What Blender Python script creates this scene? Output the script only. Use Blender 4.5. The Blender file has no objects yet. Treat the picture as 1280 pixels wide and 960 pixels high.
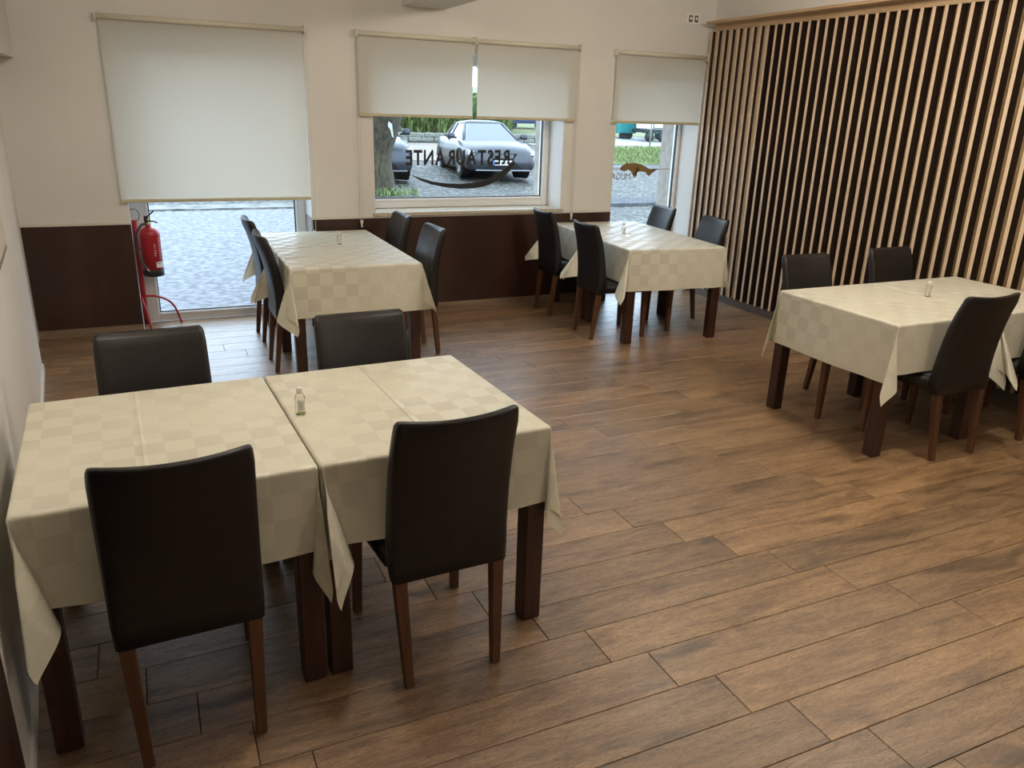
import bpy, bmesh, math, random
from mathutils import Vector, Matrix
random.seed(7)
C = bpy.context.scene.collection
scn = bpy.context.scene
pi = math.pi
V = Vector

# ------------------------------------------------------------------ camera
cam = bpy.data.objects.new('camera', bpy.data.cameras.new('camera'))
C.objects.link(cam)
cam.data.sensor_width = 36.0
cam.data.lens = 978.19 / 1280 * 36.0
cam.data.clip_start = 0.05
cam.data.clip_end = 400
cr_, cu_, cw_ = (0.91018, -0.41311, 0.03017), (0.11066, 0.31271, 0.94338), (0.39916, 0.85531, -0.33034)
cam.matrix_world = Matrix(((cr_[0], cu_[0], -cw_[0], 0), (cr_[1], cu_[1], -cw_[1], 0), (cr_[2], cu_[2], -cw_[2], 1.7622), (0, 0, 0, 1)))
scn.camera = cam
# ------------------------------------------------------------------ sky and exposure
wd = bpy.data.worlds.new('overcast_sky')
scn.world = wd
wd.use_nodes = True
nt = wd.node_tree
bg = nt.nodes['Background']
bg.inputs[0].default_value = (0.64, 0.81, 1.0, 1)
bg.inputs[1].default_value = 4.0
scn.view_settings.view_transform = 'Standard'
scn.view_settings.look = 'None'
scn.view_settings.gamma = 1
scn.view_settings.exposure = 0.55
CEIL = 2.95
LAMPS = [(0.6, 4.4, 8), (3.5, 4.4, 13), (0.6, 2.4, 16), (3.7, 2.4, 32), (0.6, -0.9, 1), (3.7, -0.6, 17)]
LAMP_COLOR = (1.0, 0.90, 0.755)

# ------------------------------------------------------------------ materials
MATS = {}
def mat(name, col, rough=0.5, metal=0.0, spec=0.5, trans=0.0, emis=None, alpha=None):
    if name in MATS: return MATS[name]
    m = bpy.data.materials.new(name); m.use_nodes = True
    b = m.node_tree.nodes['Principled BSDF']
    b.inputs['Base Color'].default_value = (*col, 1)
    b.inputs['Roughness'].default_value = rough
    b.inputs['Metallic'].default_value = metal
    b.inputs['Specular IOR Level'].default_value = spec
    if trans: b.inputs['Transmission Weight'].default_value = trans
    if emis:
        b.inputs['Emission Color'].default_value = (*emis[0], 1); b.inputs['Emission Strength'].default_value = emis[1]
    MATS[name] = m
    return m
def N(m, t, **kw):
    n = m.node_tree.nodes.new(t)
    for k, v in kw.items():
        if k in ('operation', 'blend_type', 'data_type', 'interpolation', 'noise_dimensions', 'feature', 'wave_type', 'bands_direction', 'distance', 'vector_type'):
            setattr(n, k, v)
        else:
            n.inputs[k].default_value = v
    return n
def L(m, a, ao, b, bi): m.node_tree.links.new(a.outputs[ao], b.inputs[bi])
def bsdf(m): return m.node_tree.nodes['Principled BSDF']
def ramp(m, stops):
    r = m.node_tree.nodes.new('ShaderNodeValToRGB')
    while len(r.color_ramp.elements) < len(stops): r.color_ramp.elements.new(0.5)
    for e, (p, c) in zip(r.color_ramp.elements, stops): e.position = p; e.color = (*c, 1)
    return r
def noise_mat(name, c1, c2, scale=5, rough=0.5, bump=0.0, detail=4, mapscale=(1, 1, 1), bscale=None, coord='Object', spec=0.5, lo=.35, hi=.65, dist=0.0, metal=0):
    m = mat(name, c1, rough, metal, spec)
    tc = N(m, 'ShaderNodeTexCoord'); mp = N(m, 'ShaderNodeMapping'); mp.inputs['Scale'].default_value = mapscale
    L(m, tc, coord, mp, 'Vector')
    nz = N(m, 'ShaderNodeTexNoise', Scale=scale, Detail=detail, Distortion=dist)
    L(m, mp, 'Vector', nz, 'Vector')
    r = ramp(m, [(lo, c1), (hi, c2)])
    L(m, nz, 'Fac', r, 'Fac'); L(m, r, 'Color', bsdf(m), 'Base Color')
    if bump:
        n2 = N(m, 'ShaderNodeTexNoise', Scale=bscale or scale * 3, Detail=3); L(m, mp, 'Vector', n2, 'Vector')
        bp = N(m, 'ShaderNodeBump', Strength=bump, Distance=0.01); L(m, n2, 'Fac', bp, 'Height'); L(m, bp, 'Normal', bsdf(m), 'Normal')
    return m

paint = noise_mat('wall_paint', (.67, .645, .605), (.71, .685, .645), 1.2, .75, .12, bscale=120)
ceil_paint = mat('ceiling_paint', (.8, .78, .74), .8)
white_pvc = mat('white_frame', (.78, .79, .80), .35)
white_plastic = mat('white_plastic', (.82, .80, .75), .4)
cap_paint = mat('cap_paint', (.66, .63, .57), .5)
gasket = mat('black_gasket', (.012, .012, .014), .5)
wains = noise_mat('wenge_panel', (.026, .0095, .005), (.048, .017, .010), 3, .38, .05, mapscale=(1.5, 1.5, .35), detail=8, bscale=60)
stone_sill = noise_mat('speckled_sill_stone', (.40, .35, .25), (.60, .54, .43), 60, .35, .05)
out_stone = noise_mat('pale_outside_stone', (.27, .235, .195), (.35, .31, .265), 14, .8, .3)
skirt_mat = noise_mat('skirting_tile', (.17, .11, .07), (.30, .21, .14), 3, .5, .15, mapscale=(.6, .6, 8), detail=6)
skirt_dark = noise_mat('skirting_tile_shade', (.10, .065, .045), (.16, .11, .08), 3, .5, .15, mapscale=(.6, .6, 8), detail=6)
pine = noise_mat('pine_face', (.58, .43, .29), (.70, .54, .39), 4, .5, .08, mapscale=(9, 9, .5), detail=6)
oak = noise_mat('oak_shelf', (.40, .26, .14), (.50, .34, .20), 4, .45, .08, mapscale=(9, .6, 9), detail=6)
olive = noise_mat('slat_backing', (.26, .17, .08), (.34, .23, .12), 4, .6, .05, mapscale=(6, 6, .5), detail=5)
wenge = noise_mat('slat_side', (.014, .006, .004), (.024, .011, .007), 6, .55, .05, mapscale=(6, 6, .6))
leather = noise_mat('black_leatherette', (.0075, .0058, .0055), (.0115, .009, .0085), 30, .42, .10, bscale=260, spec=.45)
leather_seat = leather
legwood = noise_mat('reddish_beech_leg', (.085, .033, .014), (.13, .053, .023), 5, .38, .05, mapscale=(8, 8, .8), detail=6)
tablewood = noise_mat('dark_table_wood', (.030, .0105, .006), (.052, .019, .011), 5, .36, .05, mapscale=(8, 8, .8), detail=6)
tabletopwood = tablewood
red = mat('extinguisher_red', (.36, .010, .022), .3)
redpost = mat('stand_red', (.38, .012, .016), .35)
black_rub = mat('black_rubber', (.012, .012, .012), .55)
brass = mat('brass', (.6, .45, .2), .35, 1.0)
steel = mat('steel', (.6, .6, .62), .3, 1.0)
label_white = mat('label_white', (.8, .8, .78), .5)
print_white = mat('print_white', (.72, .6, .58), .5)
print_black = mat('print_black', (.02, .02, .02), .5)
green_band = mat('label_green', (.30, .34, .02), .5)
decal_black = mat('decal_black', (.008, .008, .010), .5)
decal_gold = mat('decal_gold', (.26, .155, .05), .5)

def floor_mat():
    m = mat('wood_look_tile', (.2, .12, .07), .33, spec=.8); bsdf(m).inputs['Coat Weight'].default_value = .30; bsdf(m).inputs['Coat Roughness'].default_value = .30; bsdf(m).inputs['Coat IOR'].default_value = 1.5
    tc = N(m, 'ShaderNodeTexCoord'); oi = N(m, 'ShaderNodeObjectInfo')
    off = N(m, 'ShaderNodeVectorMath', operation='SCALE'); 
    cmb = N(m, 'ShaderNodeCombineXYZ'); L(m, oi, 'Random', cmb, 'X'); L(m, oi, 'Random', cmb, 'Y'); L(m, oi, 'Random', cmb, 'Z')
    L(m, cmb, 'Vector', off, 0); off.inputs['Scale'].default_value = 37.0
    add = N(m, 'ShaderNodeVectorMath', operation='ADD'); L(m, tc, 'Object', add, 0); L(m, off, 'Vector', add, 1)
    mp = N(m, 'ShaderNodeMapping'); mp.inputs['Scale'].default_value = (1.1, 7.0, 1); L(m, add, 'Vector', mp, 'Vector')
    n1 = N(m, 'ShaderNodeTexNoise', Scale=2.4, Detail=9, Roughness=.66, Distortion=.7); L(m, mp, 'Vector', n1, 'Vector')
    r1 = ramp(m, [(.27, (.095, .055, .029)), (.42, (.235, .145, .076)), (.54, (.33, .213, .115)), (.74, (.45, .30, .168))])
    L(m, n1, 'Fac', r1, 'Fac')
    # large dark smudges / knots
    mp2 = N(m, 'ShaderNodeMapping'); mp2.inputs['Scale'].default_value = (2.2, 5.5, 1); L(m, add, 'Vector', mp2, 'Vector')
    n2 = N(m, 'ShaderNodeTexNoise', Scale=1.3, Detail=4, Distortion=.6); L(m, mp2, 'Vector', n2, 'Vector')
    r2 = ramp(m, [(.29, (.40, .37, .36)), (.43, (1, 1, 1))]); L(m, n2, 'Fac', r2, 'Fac')
    mx = N(m, 'ShaderNodeMix', data_type='RGBA', blend_type='MULTIPLY'); mx.inputs[0].default_value = .8
    m.node_tree.links.new(r1.outputs['Color'], mx.inputs[6]); m.node_tree.links.new(r2.outputs['Color'], mx.inputs[7])
    # fine pores
    mp3 = N(m, 'ShaderNodeMapping'); mp3.inputs['Scale'].default_value = (7, 60, 1); L(m, add, 'Vector', mp3, 'Vector')
    n3 = N(m, 'ShaderNodeTexNoise', Scale=1.7, Detail=8, Roughness=.78, Distortion=.9); L(m, mp3, 'Vector', n3, 'Vector')
    r3 = ramp(m, [(.36, (.42, .36, .32)), (.50, (1, 1, 1))]); L(m, n3, 'Fac', r3, 'Fac')
    mx2 = N(m, 'ShaderNodeMix', data_type='RGBA', blend_type='MULTIPLY'); mx2.inputs[0].default_value = .75
    m.node_tree.links.new(mx.outputs[2], mx2.inputs[6]); m.node_tree.links.new(r3.outputs['Color'], mx2.inputs[7])
    mp5 = N(m, 'ShaderNodeMapping'); mp5.inputs['Scale'].default_value = (22, 120, 1); L(m, add, 'Vector', mp5, 'Vector')
    n5 = N(m, 'ShaderNodeTexNoise', Scale=1.6, Detail=5, Roughness=.8, Distortion=1.4); L(m, mp5, 'Vector', n5, 'Vector')
    r5 = ramp(m, [(.40, (.48, .42, .38)), (.50, (.92, .92, .92)), (.62, (1.22, 1.2, 1.18))]); L(m, n5, 'Fac', r5, 'Fac')
    mx5 = N(m, 'ShaderNodeMix', data_type='RGBA', blend_type='MULTIPLY'); mx5.inputs[0].default_value = .85
    m.node_tree.links.new(mx2.outputs[2], mx5.inputs[6]); m.node_tree.links.new(r5.outputs['Color'], mx5.inputs[7]); mx2 = mx5
    # per plank tone
    r4 = ramp(m, [(0, (.80, .78, .76)), (.5, (1, .97, .94)), (1, (1.18, 1.10, 1.0))]); L(m, oi, 'Random', r4, 'Fac')
    mx3 = N(m, 'ShaderNodeMix', data_type='RGBA', blend_type='MULTIPLY'); mx3.inputs[0].default_value = 1
    m.node_tree.links.new(mx2.outputs[2], mx3.inputs[6]); m.node_tree.links.new(r4.outputs['Color'], mx3.inputs[7])
    m.node_tree.links.new(mx3.outputs[2], bsdf(m).inputs['Base Color'])
    rr = N(m, 'ShaderNodeMapRange'); rr.inputs['To Min'].default_value = .44; rr.inputs['To Max'].default_value = .28
    L(m, n3, 'Fac', rr, 'Value'); L(m, rr, 'Result', bsdf(m), 'Roughness')
    ad = N(m, 'ShaderNodeMath', operation='ADD'); L(m, n5, 'Fac', ad, 0); L(m, n3, 'Fac', ad, 1)
    bp = N(m, 'ShaderNodeBump', Strength=.35, Distance=.003); L(m, ad, 'Value', bp, 'Height'); L(m, bp, 'Normal', bsdf(m), 'Normal')
    return m
tile = floor_mat()
grout = mat('dark_joint', (.03, .02, .015), .8)

def cloth_mat():
    m = mat('damask_cloth', (.74, .69, .56), .55, spec=.7)
    nt = m.node_tree; b = bsdf(m)
    uv = N(m, 'ShaderNodeTexCoord')
    mp = N(m, 'ShaderNodeMapping'); L(m, uv, 'UV', mp, 'Vector')
    ck = N(m, 'ShaderNodeTexChecker', Scale=11.9)
    L(m, mp, 'Vector', ck, 'Vector')
    nz = N(m, 'ShaderNodeTexNoise', Scale=2.2, Detail=1); L(m, mp, 'Vector', nz, 'Vector')
    # satin squares: two weaves, one duller and a little darker
    fd = ramp(m, [(.40, (.25, .25, .25)), (.60, (1, 1, 1))]); L(m, nz, 'Fac', fd, 'Fac')
    mu = N(m, 'ShaderNodeMath', operation='MULTIPLY'); L(m, ck, 'Fac', mu, 0); L(m, fd, 'Color', mu, 1)
    r = ramp(m, [(0, (.77, .745, .615)), (1, (.65, .622, .512))]); L(m, mu, 0, r, 'Fac')
    # hem band from uv distance to edge
    sx = N(m, 'ShaderNodeSeparateXYZ'); L(m, uv, 'UV', sx, 'Vector')
    ax = N(m, 'ShaderNodeMath', operation='ABSOLUTE'); ay = N(m, 'ShaderNodeMath', operation='ABSOLUTE'); L(m, sx, 'X', ax, 0); L(m, sx, 'Y', ay, 0)
    mxx = N(m, 'ShaderNodeMath', operation='MAXIMUM'); L(m, ax, 0, mxx, 0); L(m, ay, 0, mxx, 1)
    gt = N(m, 'ShaderNodeMath', operation='GREATER_THAN'); L(m, mxx, 0, gt, 0); gt.inputs[1].default_value = .675
    mh = N(m, 'ShaderNodeMix', data_type='RGBA'); L(m, gt, 0, mh, 0)
    nt.links.new(r.outputs['Color'], mh.inputs[6]); mh.inputs[7].default_value = (.75, .725, .58, 1)
    nt.links.new(mh.outputs[2], b.inputs['Base Color'])
    rr = N(m, 'ShaderNodeMapRange'); rr.inputs['To Min'].default_value = .34; rr.inputs['To Max'].default_value = .55
    L(m, ck, 'Fac', rr, 'Value'); L(m, rr, 'Result', b, 'Roughness')
    b.inputs['Sheen Weight'].default_value = .15
    # weave + soft wrinkles
    wv = N(m, 'ShaderNodeTexNoise', Scale=420, Detail=1); L(m, mp, 'Vector', wv, 'Vector')
    wr = N(m, 'ShaderNodeTexNoise', Scale=9, Detail=3, Distortion=.6); L(m, mp, 'Vector', wr, 'Vector')
    b1 = N(m, 'ShaderNodeBump', Strength=.08, Distance=.001); L(m, wv, 'Fac', b1, 'Height')
    b2 = N(m, 'ShaderNodeBump', Strength=.45, Distance=.010); L(m, wr, 'Fac', b2, 'Height'); L(m, b1, 'Normal', b2, 'Normal')
    L(m, b2, 'Normal', b, 'Normal')
    tr = N(m, 'ShaderNodeBsdfTranslucent'); tr.inputs['Color'].default_value = (.75, .70, .52, 1)
    ms = N(m, 'ShaderNodeMixShader'); ms.inputs[0].default_value = .16
    out = nt.nodes['Material Output']
    L(m, b, 'BSDF', ms, 1); L(m, tr, 'BSDF', ms, 2); L(m, ms, 'Shader', out, 'Surface')
    return m
cloth_m = cloth_mat()

def blind_mat():
    m = mat('blind_fabric', (.76, .745, .68), .8)
    nt = m.node_tree; b = bsdf(m)
    tr = N(m, 'ShaderNodeBsdfTranslucent'); tr.inputs['Color'].default_value = (.62, .585, .50, 1)
    ms = N(m, 'ShaderNodeMixShader'); ms.inputs[0].default_value = .42
    L(m, b, 'BSDF', ms, 1); L(m, tr, 'BSDF', ms, 2); L(m, ms, 'Shader', nt.nodes['Material Output'], 'Surface')
    return m
blind_m = blind_mat()
roller_m = mat('roller_tube', (.66, .62, .50), .5)
bar_m = mat('blind_bottom_bar', (.52, .46, .30), .5)
def glass_mat(name, tint=(1, 1, 1), ior=1.45):
    m = mat(name, (1, 1, 1), .0)
    nt = m.node_tree
    for n in list(nt.nodes):
        if n.type != 'OUTPUT_MATERIAL': nt.nodes.remove(n)
    t = N(m, 'ShaderNodeBsdfTransparent'); t.inputs['Color'].default_value = (*tint, 1)
    g = N(m, 'ShaderNodeBsdfGlossy', Roughness=.0)
    f = N(m, 'ShaderNodeFresnel', IOR=ior)
    ms = N(m, 'ShaderNodeMixShader'); L(m, f, 'Fac', ms, 0); L(m, t, 'BSDF', ms, 1); L(m, g, 'BSDF', ms, 2)
    L(m, ms, 'Shader', nt.nodes['Material Output'], 'Surface')
    return m
pane_m = glass_mat('window_glass', (.95, .97, .97))
bottle_m = glass_mat('clear_bottle_plastic', (.97, .97, .95), 1.12)
asphalt = noise_mat('wet_asphalt', (.045, .048, .058), (.150, .155, .165), 13, .5, .8, detail=7, bscale=22, spec=.3, lo=.4, hi=.62)
cobble = None
def cobble_mat():
    m = mat('cobblestones', (.3, .3, .32), .6, spec=.25)
    tc = N(m, 'ShaderNodeTexCoord')
    vo = N(m, 'ShaderNodeTexVoronoi', Scale=9.5, feature='F1'); L(m, tc, 'Object', vo, 'Vector')
    r = ramp(m, [(.0, (.22, .215, .20)), (.40, (.115, .112, .10)), (.60, (.02, .022, .016))]); L(m, vo, 'Distance', r, 'Fac')
    nz = N(m, 'ShaderNodeTexNoise', Scale=3.0, Detail=9, Roughness=.75); L(m, tc, 'Object', nz, 'Vector')
    r2 = ramp(m, [(.40, (.45, .43, .38)), (.62, (1.25, 1.25, 1.25))]); L(m, nz, 'Fac', r2, 'Fac')
    mx = N(m, 'ShaderNodeMix', data_type='RGBA', blend_type='MULTIPLY'); mx.inputs[0].default_value = 1
    m.node_tree.links.new(r.outputs['Color'], mx.inputs[6]); m.node_tree.links.new(r2.outputs['Color'], mx.inputs[7])
    m.node_tree.links.new(mx.outputs[2], bsdf(m).inputs['Base Color'])
    bp = N(m, 'ShaderNodeBump', Strength=.7, Distance=.03); bp.invert = True
    L(m, vo, 'Distance', bp, 'Height'); L(m, bp, 'Normal', bsdf(m), 'Normal')
    return m
cobble = cobble_mat()

# ------------------------------------------------------------------ mesh helpers
def finish(name, bm, m=None, parent=None, smooth=False, mats=None):
    me = bpy.data.meshes.new(name)
    bm.normal_update()
    bm.to_mesh(me); bm.free()
    for x in (mats or ([m] if m else [])): me.materials.append(x)
    if smooth:
        for p in me.polygons: p.use_smooth = True
    o = bpy.data.objects.new(name, me); C.objects.link(o)
    if parent: o.parent = parent
    return o
def add_box(bm, x0, x1, y0, y1, z0, z1, bev=0.0, seg=1, midx=0):
    r = bmesh.ops.create_cube(bm, size=1)
    vs = r['verts']
    for v in vs:
        v.co = V(((x0 + x1) / 2 + v.co.x * (x1 - x0), (y0 + y1) / 2 + v.co.y * (y1 - y0), (z0 + z1) / 2 + v.co.z * (z1 - z0)))
    fs = set(f for v in vs for f in v.link_faces)
    for f in fs: f.material_index = midx
    if bev:
        es = list(set(e for v in vs for e in v.link_edges))
        bmesh.ops.bevel(bm, geom=es, offset=bev, segments=seg, affect='EDGES', profile=.5)
    return vs
def box(name, x0, x1, y0, y1, z0, z1, m, parent=None, bev=0.0, seg=1):
    bm = bmesh.new(); add_box(bm, x0, x1, y0, y1, z0, z1, bev, seg)
    return finish(name, bm, m, parent)
def add_prism(bm, pts, z0, z1, top=None, axis='z'):
    """pts 2d polygon; extruded along axis. top: optional list of 2d points at z1"""
    def P(p, z):
        return V((p[0], p[1], z)) if axis == 'z' else (V((p[0], z, p[1])) if axis == 'y' else V((z, p[0], p[1])))
    a = [bm.verts.new(P(p, z0)) for p in pts]; b = [bm.verts.new(P(p, z1)) for p in (top or pts)]
    n = len(pts)
    f = [bm.faces.new(a), bm.faces.new(list(reversed(b)))]
    for i in range(n): f.append(bm.faces.new((a[i], b[i], b[(i + 1) % n], a[(i + 1) % n])))
    bmesh.ops.recalc_face_normals(bm, faces=f)
    return f
def add_tube(bm, pts, r, seg=10, cap=True, r2=None):
    pts = [V(p) for p in pts]; n = len(pts); rings = []
    prev = None
    for i, p in enumerate(pts):
        d = (pts[min(i + 1, n - 1)] - pts[max(i - 1, 0)]).normalized()
        if prev is None:
            a = V((0, 0, 1)) if abs(d.z) < .9 else V((1, 0, 0))
            prev = d.cross(a).normalized()
        u = (prev - d * prev.dot(d)).normalized(); w = d.cross(u); prev = u
        rr = r if r2 is None else r + (r2 - r) * i / (n - 1)
        rings.append([bm.verts.new(p + rr * (u * math.cos(2 * pi * k / seg) + w * math.sin(2 * pi * k / seg))) for k in range(seg)])
    for i in range(n - 1):
        for k in range(seg):
            bm.faces.new((rings[i][k], rings[i][(k + 1) % seg], rings[i + 1][(k + 1) % seg], rings[i + 1][k]))
    if cap:
        bm.faces.new(list(reversed(rings[0]))); bm.faces.new(rings[-1])
def tube(name, pts, r, m, parent=None, seg=10, smooth=True, r2=None):
    bm = bmesh.new(); add_tube(bm, pts, r, seg, r2=r2); bmesh.ops.recalc_face_normals(bm, faces=bm.faces)
    return finish(name, bm, m, parent, smooth)
def add_lathe(bm, prof, cx=0, cy=0, seg=24):
    rings = []
    for r, z in prof:
        rings.append([bm.verts.new((cx + max(r, 1e-4) * math.cos(2 * pi * k / seg), cy + max(r, 1e-4) * math.sin(2 * pi * k / seg), z)) for k in range(seg)])
    for i in range(len(rings) - 1):
        for k in range(seg): bm.faces.new((rings[i][k], rings[i][(k + 1) % seg], rings[i + 1][(k + 1) % seg], rings[i + 1][k]))
    bm.faces.new(list(reversed(rings[0]))); bm.faces.new(rings[-1])
def lathe(name, prof, m, parent=None, cx=0, cy=0, seg=24, smooth=True):
    bm = bmesh.new(); add_lathe(bm, prof, cx, cy, seg); bmesh.ops.recalc_face_normals(bm, faces=bm.faces)
    return finish(name, bm, m, parent, smooth)
def smooth_curve(pts, n=6):
    pts = [V(p) for p in pts]; out = []
    for i in range(len(pts) - 1):
        p0 = pts[max(i - 1, 0)]; p1 = pts[i]; p2 = pts[i + 1]; p3 = pts[min(i + 2, len(pts) - 1)]
        for k in range(n):
            t = k / n
            out.append(.5 * ((2 * p1) + (-p0 + p2) * t + (2 * p0 - 5 * p1 + 4 * p2 - p3) * t * t + (-p0 + 3 * p1 - 3 * p2 + p3) * t ** 3))
    out.append(pts[-1]); return out
def tag(o, label, cat, group=None, kind=None):
    o['label'] = label; o['category'] = cat
    if group: o['group'] = group
    if kind: o['kind'] = kind
    return o
def thing(name, label, cat, loc=(0, 0, 0), rz=0.0, group=None):
    o = bpy.data.objects.new(name, None); C.objects.link(o)
    o.location = loc; o.rotation_euler = (0, 0, rz); o.empty_display_size = .1
    return tag(o, label, cat, group)
def struct(o, label=None, cat=None):
    o['kind'] = 'structure'
    if label: o['label'] = label
    if cat: o['category'] = cat
    return o
def copy_tree(o, parent=None):
    c = o.copy(); C.objects.link(c); c.parent = parent
    for ch in list(o.children): copy_tree(ch, c)
    return c

# ------------------------------------------------------------------ room shell
D = 6.717; XC = 5.17; YB = -3.0
FR = 7.0       # frame face
GL = 7.035     # glass plane
OUT = 7.30     # outer face of the wall
bm = bmesh.new(); add_box(bm, -1.2, XC + .1, YB, 7.0, -.12, -.004)
floor = struct(finish('floor', bm, grout), 'brown wood-look plank tiles laid across the dining room', 'floor')
PW, PL = .187, 1.15
def plank_mesh(l, w):
    bm = bmesh.new(); add_box(bm, -l / 2, l / 2, -w / 2, w / 2, -.008, 0)
    top = [e for e in bm.edges if all(abs(v.co.z) < 1e-6 for v in e.verts)]
    bmesh.ops.bevel(bm, geom=top, offset=.0015, segments=1, affect='EDGES')
    me = bpy.data.meshes.new('plank'); bm.to_mesh(me); bm.free(); me.materials.append(tile); return me
full = plank_mesh(PL - .0025, PW - .0025)
cache = {}
j0 = 2.776
for row in range(-23, 34):
    y1 = j0 - PW * row; y0 = y1 - PW
    if y0 < -.35 or y0 > 6.98: continue
    base = 1.842 + .1435 * row
    yy1 = min(y1, 6.995)
    k = math.floor((-1.15 - base) / PL)
    while True:
        xa = base + k * PL; xb = xa + PL; k += 1
        if xb < -.95: continue
        if xa > XC: break
        a = max(xa, -1.0); b = min(xb, XC)
        if b - a < .03 or yy1 - y0 < .02: continue
        if abs(b - a - PL) < 1e-4 and abs(yy1 - y1) < 1e-4: me = full
        else:
            key = (round(b - a, 3), round(yy1 - y0, 3))
            if key not in cache: cache[key] = plank_mesh(b - a - .0025, yy1 - y0 - .0025)
            me = cache[key]
        o = bpy.data.objects.new('plank', me); C.objects.link(o); o.parent = floor
        o.location = ((a + b) / 2, (y0 + yy1) / 2, 0)
struct(box('ceiling', -1.2, XC + .1, YB, D + .4, CEIL, CEIL + .12, ceil_paint))

# back wall with three openings
W1 = (-.13, 1.243, 0.0, 2.2); W2 = (1.785, 3.578, .872, 2.2); W3 = (4.14, 5.10, 0.0, 2.2)
bm = bmesh.new()
Y0, Y1 = D, GL + .02
add_box(bm, -1.2, W1[0], Y0, Y1, 0, CEIL); add_box(bm, W1[0], W1[1], Y0, Y1, 2.2, CEIL)
add_box(bm, W1[1], W2[0], Y0, Y1, 0, CEIL); add_box(bm, W2[0], W2[1], Y0, Y1, 2.2, CEIL); add_box(bm, W2[0], W2[1], Y0, Y1, 0, .86)
add_box(bm, W2[1], W3[0], Y0, Y1, 0, CEIL); add_box(bm, W3[0], W3[1], Y0, Y1, 2.2, CEIL); add_box(bm, W3[1], XC + .3, Y0, Y1, 0, CEIL)
struct(finish('wall_back', bm, paint), 'off-white painted wall with three windows', 'wall')
# outer skin of the wall, pale stone
bm = bmesh.new()
Y2, Y3 = GL + .03, OUT
for a, b, z0, z1 in [(-2, -.13, -.3, 3.2), (-.13, 1.24, 2.2, 3.2), (1.24, 1.80, -.3, 3.2), (1.80, 3.575, 2.2, 3.2), (1.80, 3.575, -.3, .93), (3.575, 4.14, -.3, 3.2), (4.14, 5.075, 2.2, 3.2), (5.075, 7, -.3, 3.2), (-.13, 1.24, -.3, .0), (4.14, 5.075, -.3, 0)]:
    add_box(bm, a, b, Y2, Y3, z0, z1)
struct(finish('trim_1', bm, out_stone), 'pale stone surround outside the windows')
# left wall, slightly rotated, with recess behind its end
def wallx(y): return -.765 + (5.877 - y) * .08
bm = bmesh.new()
add_prism(bm, [(wallx(YB), YB), (wallx(5.877), 5.877), (-.86, 5.877), (-.86, D), (-1.25, D), (-1.25, YB)], 0, CEIL)
struct(finish('wall_left', bm, paint), 'white painted side wall close to the camera', 'wall')
struct(box('wall_front', -1.2, XC + .1, YB - .1, YB, 0, CEIL, paint))
struct(box('wall_right', XC, XC + .12, YB, D, 0, CEIL, paint), 'pale wall carrying the vertical wooden slats', 'wall')
wr = bpy.data.objects['wall_right']
# bulkhead top left and ceiling beam
struct(box('trim_2', -.86, -.72, 5.3, D, 2.0, CEIL, paint), 'white boxed bulkhead high in the left corner')
g = tag(bpy.data.objects.new('wall_vent', None), 'small dark grille on the white bulkhead high at the left', 'vent'); C.objects.link(g); g.location = (-.72, 5.75, 2.2)
bm = bmesh.new(); add_box(bm, 0, .008, -.2, .22, .0, .16); finish('vent_frame', bm, white_plastic, g)
bm = bmesh.new(); add_box(bm, .008, .010, -.18, .20, .02, .14); finish('vent_back', bm, mat('vent_dark', (.05, .06, .05), .6), g)
for i in range(4):
    bm = bmesh.new(); add_box(bm, .009, .014, -.18, .20, .035 + i * .028, .041 + i * .028); finish('louver', bm, white_plastic, g)
struct(box('trim_3', 2.045, 2.425, 3.2, D, 2.53, CEIL, paint), 'white ceiling beam meeting the window wall')
# baseboards
struct(box('baseboard_left', -.86, W1[0], D - .012, D, 0, .062, skirt_mat))
struct(box('baseboard_back', W1[1], W3[0], D - .012, D, 0, .062, skirt_mat))
struct(box('baseboard_right', 5.14, XC, 0.3, D, 0, .088, skirt_dark))
bm = bmesh.new()
add_prism(bm, [(wallx(1.95), 1.95), (wallx(5.877), 5.877), (wallx(5.877) + .010, 5.877), (wallx(1.95) + .010, 1.95)], 0, .05)
struct(finish('baseboard_front', bm, white_plastic), 'thin white skirting along the left wall')
# wainscot panels and cap rail
def wainscot(a, b, nm, lab):
    o = struct(box(nm, a, b, D - .006, D, .062, .846, wains), lab)
    return o
wainscot(-.86, W1[0], 'trim_4', 'dark brown wood panel left of the extinguisher')
wainscot(W1[1], W3[0], 'trim_5', 'dark brown wood panelling under the middle window')
bm = bmesh.new()
for a, b in ((-.86, W1[0]), (W1[1], W3[0])): add_box(bm, a, b, D - .016, D, .846, .868, .004, 2)
struct(finish('trim_6', bm, cap_paint), 'painted cap rail above the dark panelling')
# grey lower cheek of window 1 reveal
struct(box('trim_7', W1[1] - .004, W1[1] + .0, D + .002, FR, .0, .862, mat('grey_cheek', (.30, .28, .26), .6)), 'grey lower cheek inside the tall left window')
# stone sill
struct(box('trim_8', 1.765, 3.60, D - .035, FR, .862, .892, stone_sill, bev=.003), 'speckled stone window sill of the middle window')
# dark brown door at the very left
dx = lambda y: wallx(y) + .0
bm = bmesh.new(); add_prism(bm, [(wallx(.9), .9), (wallx(1.925), 1.925), (wallx(1.925) + .006, 1.925), (wallx(.9) + .006, .9)], 0, 2.1)
struct(finish('door_1', bm, wains), 'dark brown door edge at lower left')

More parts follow.
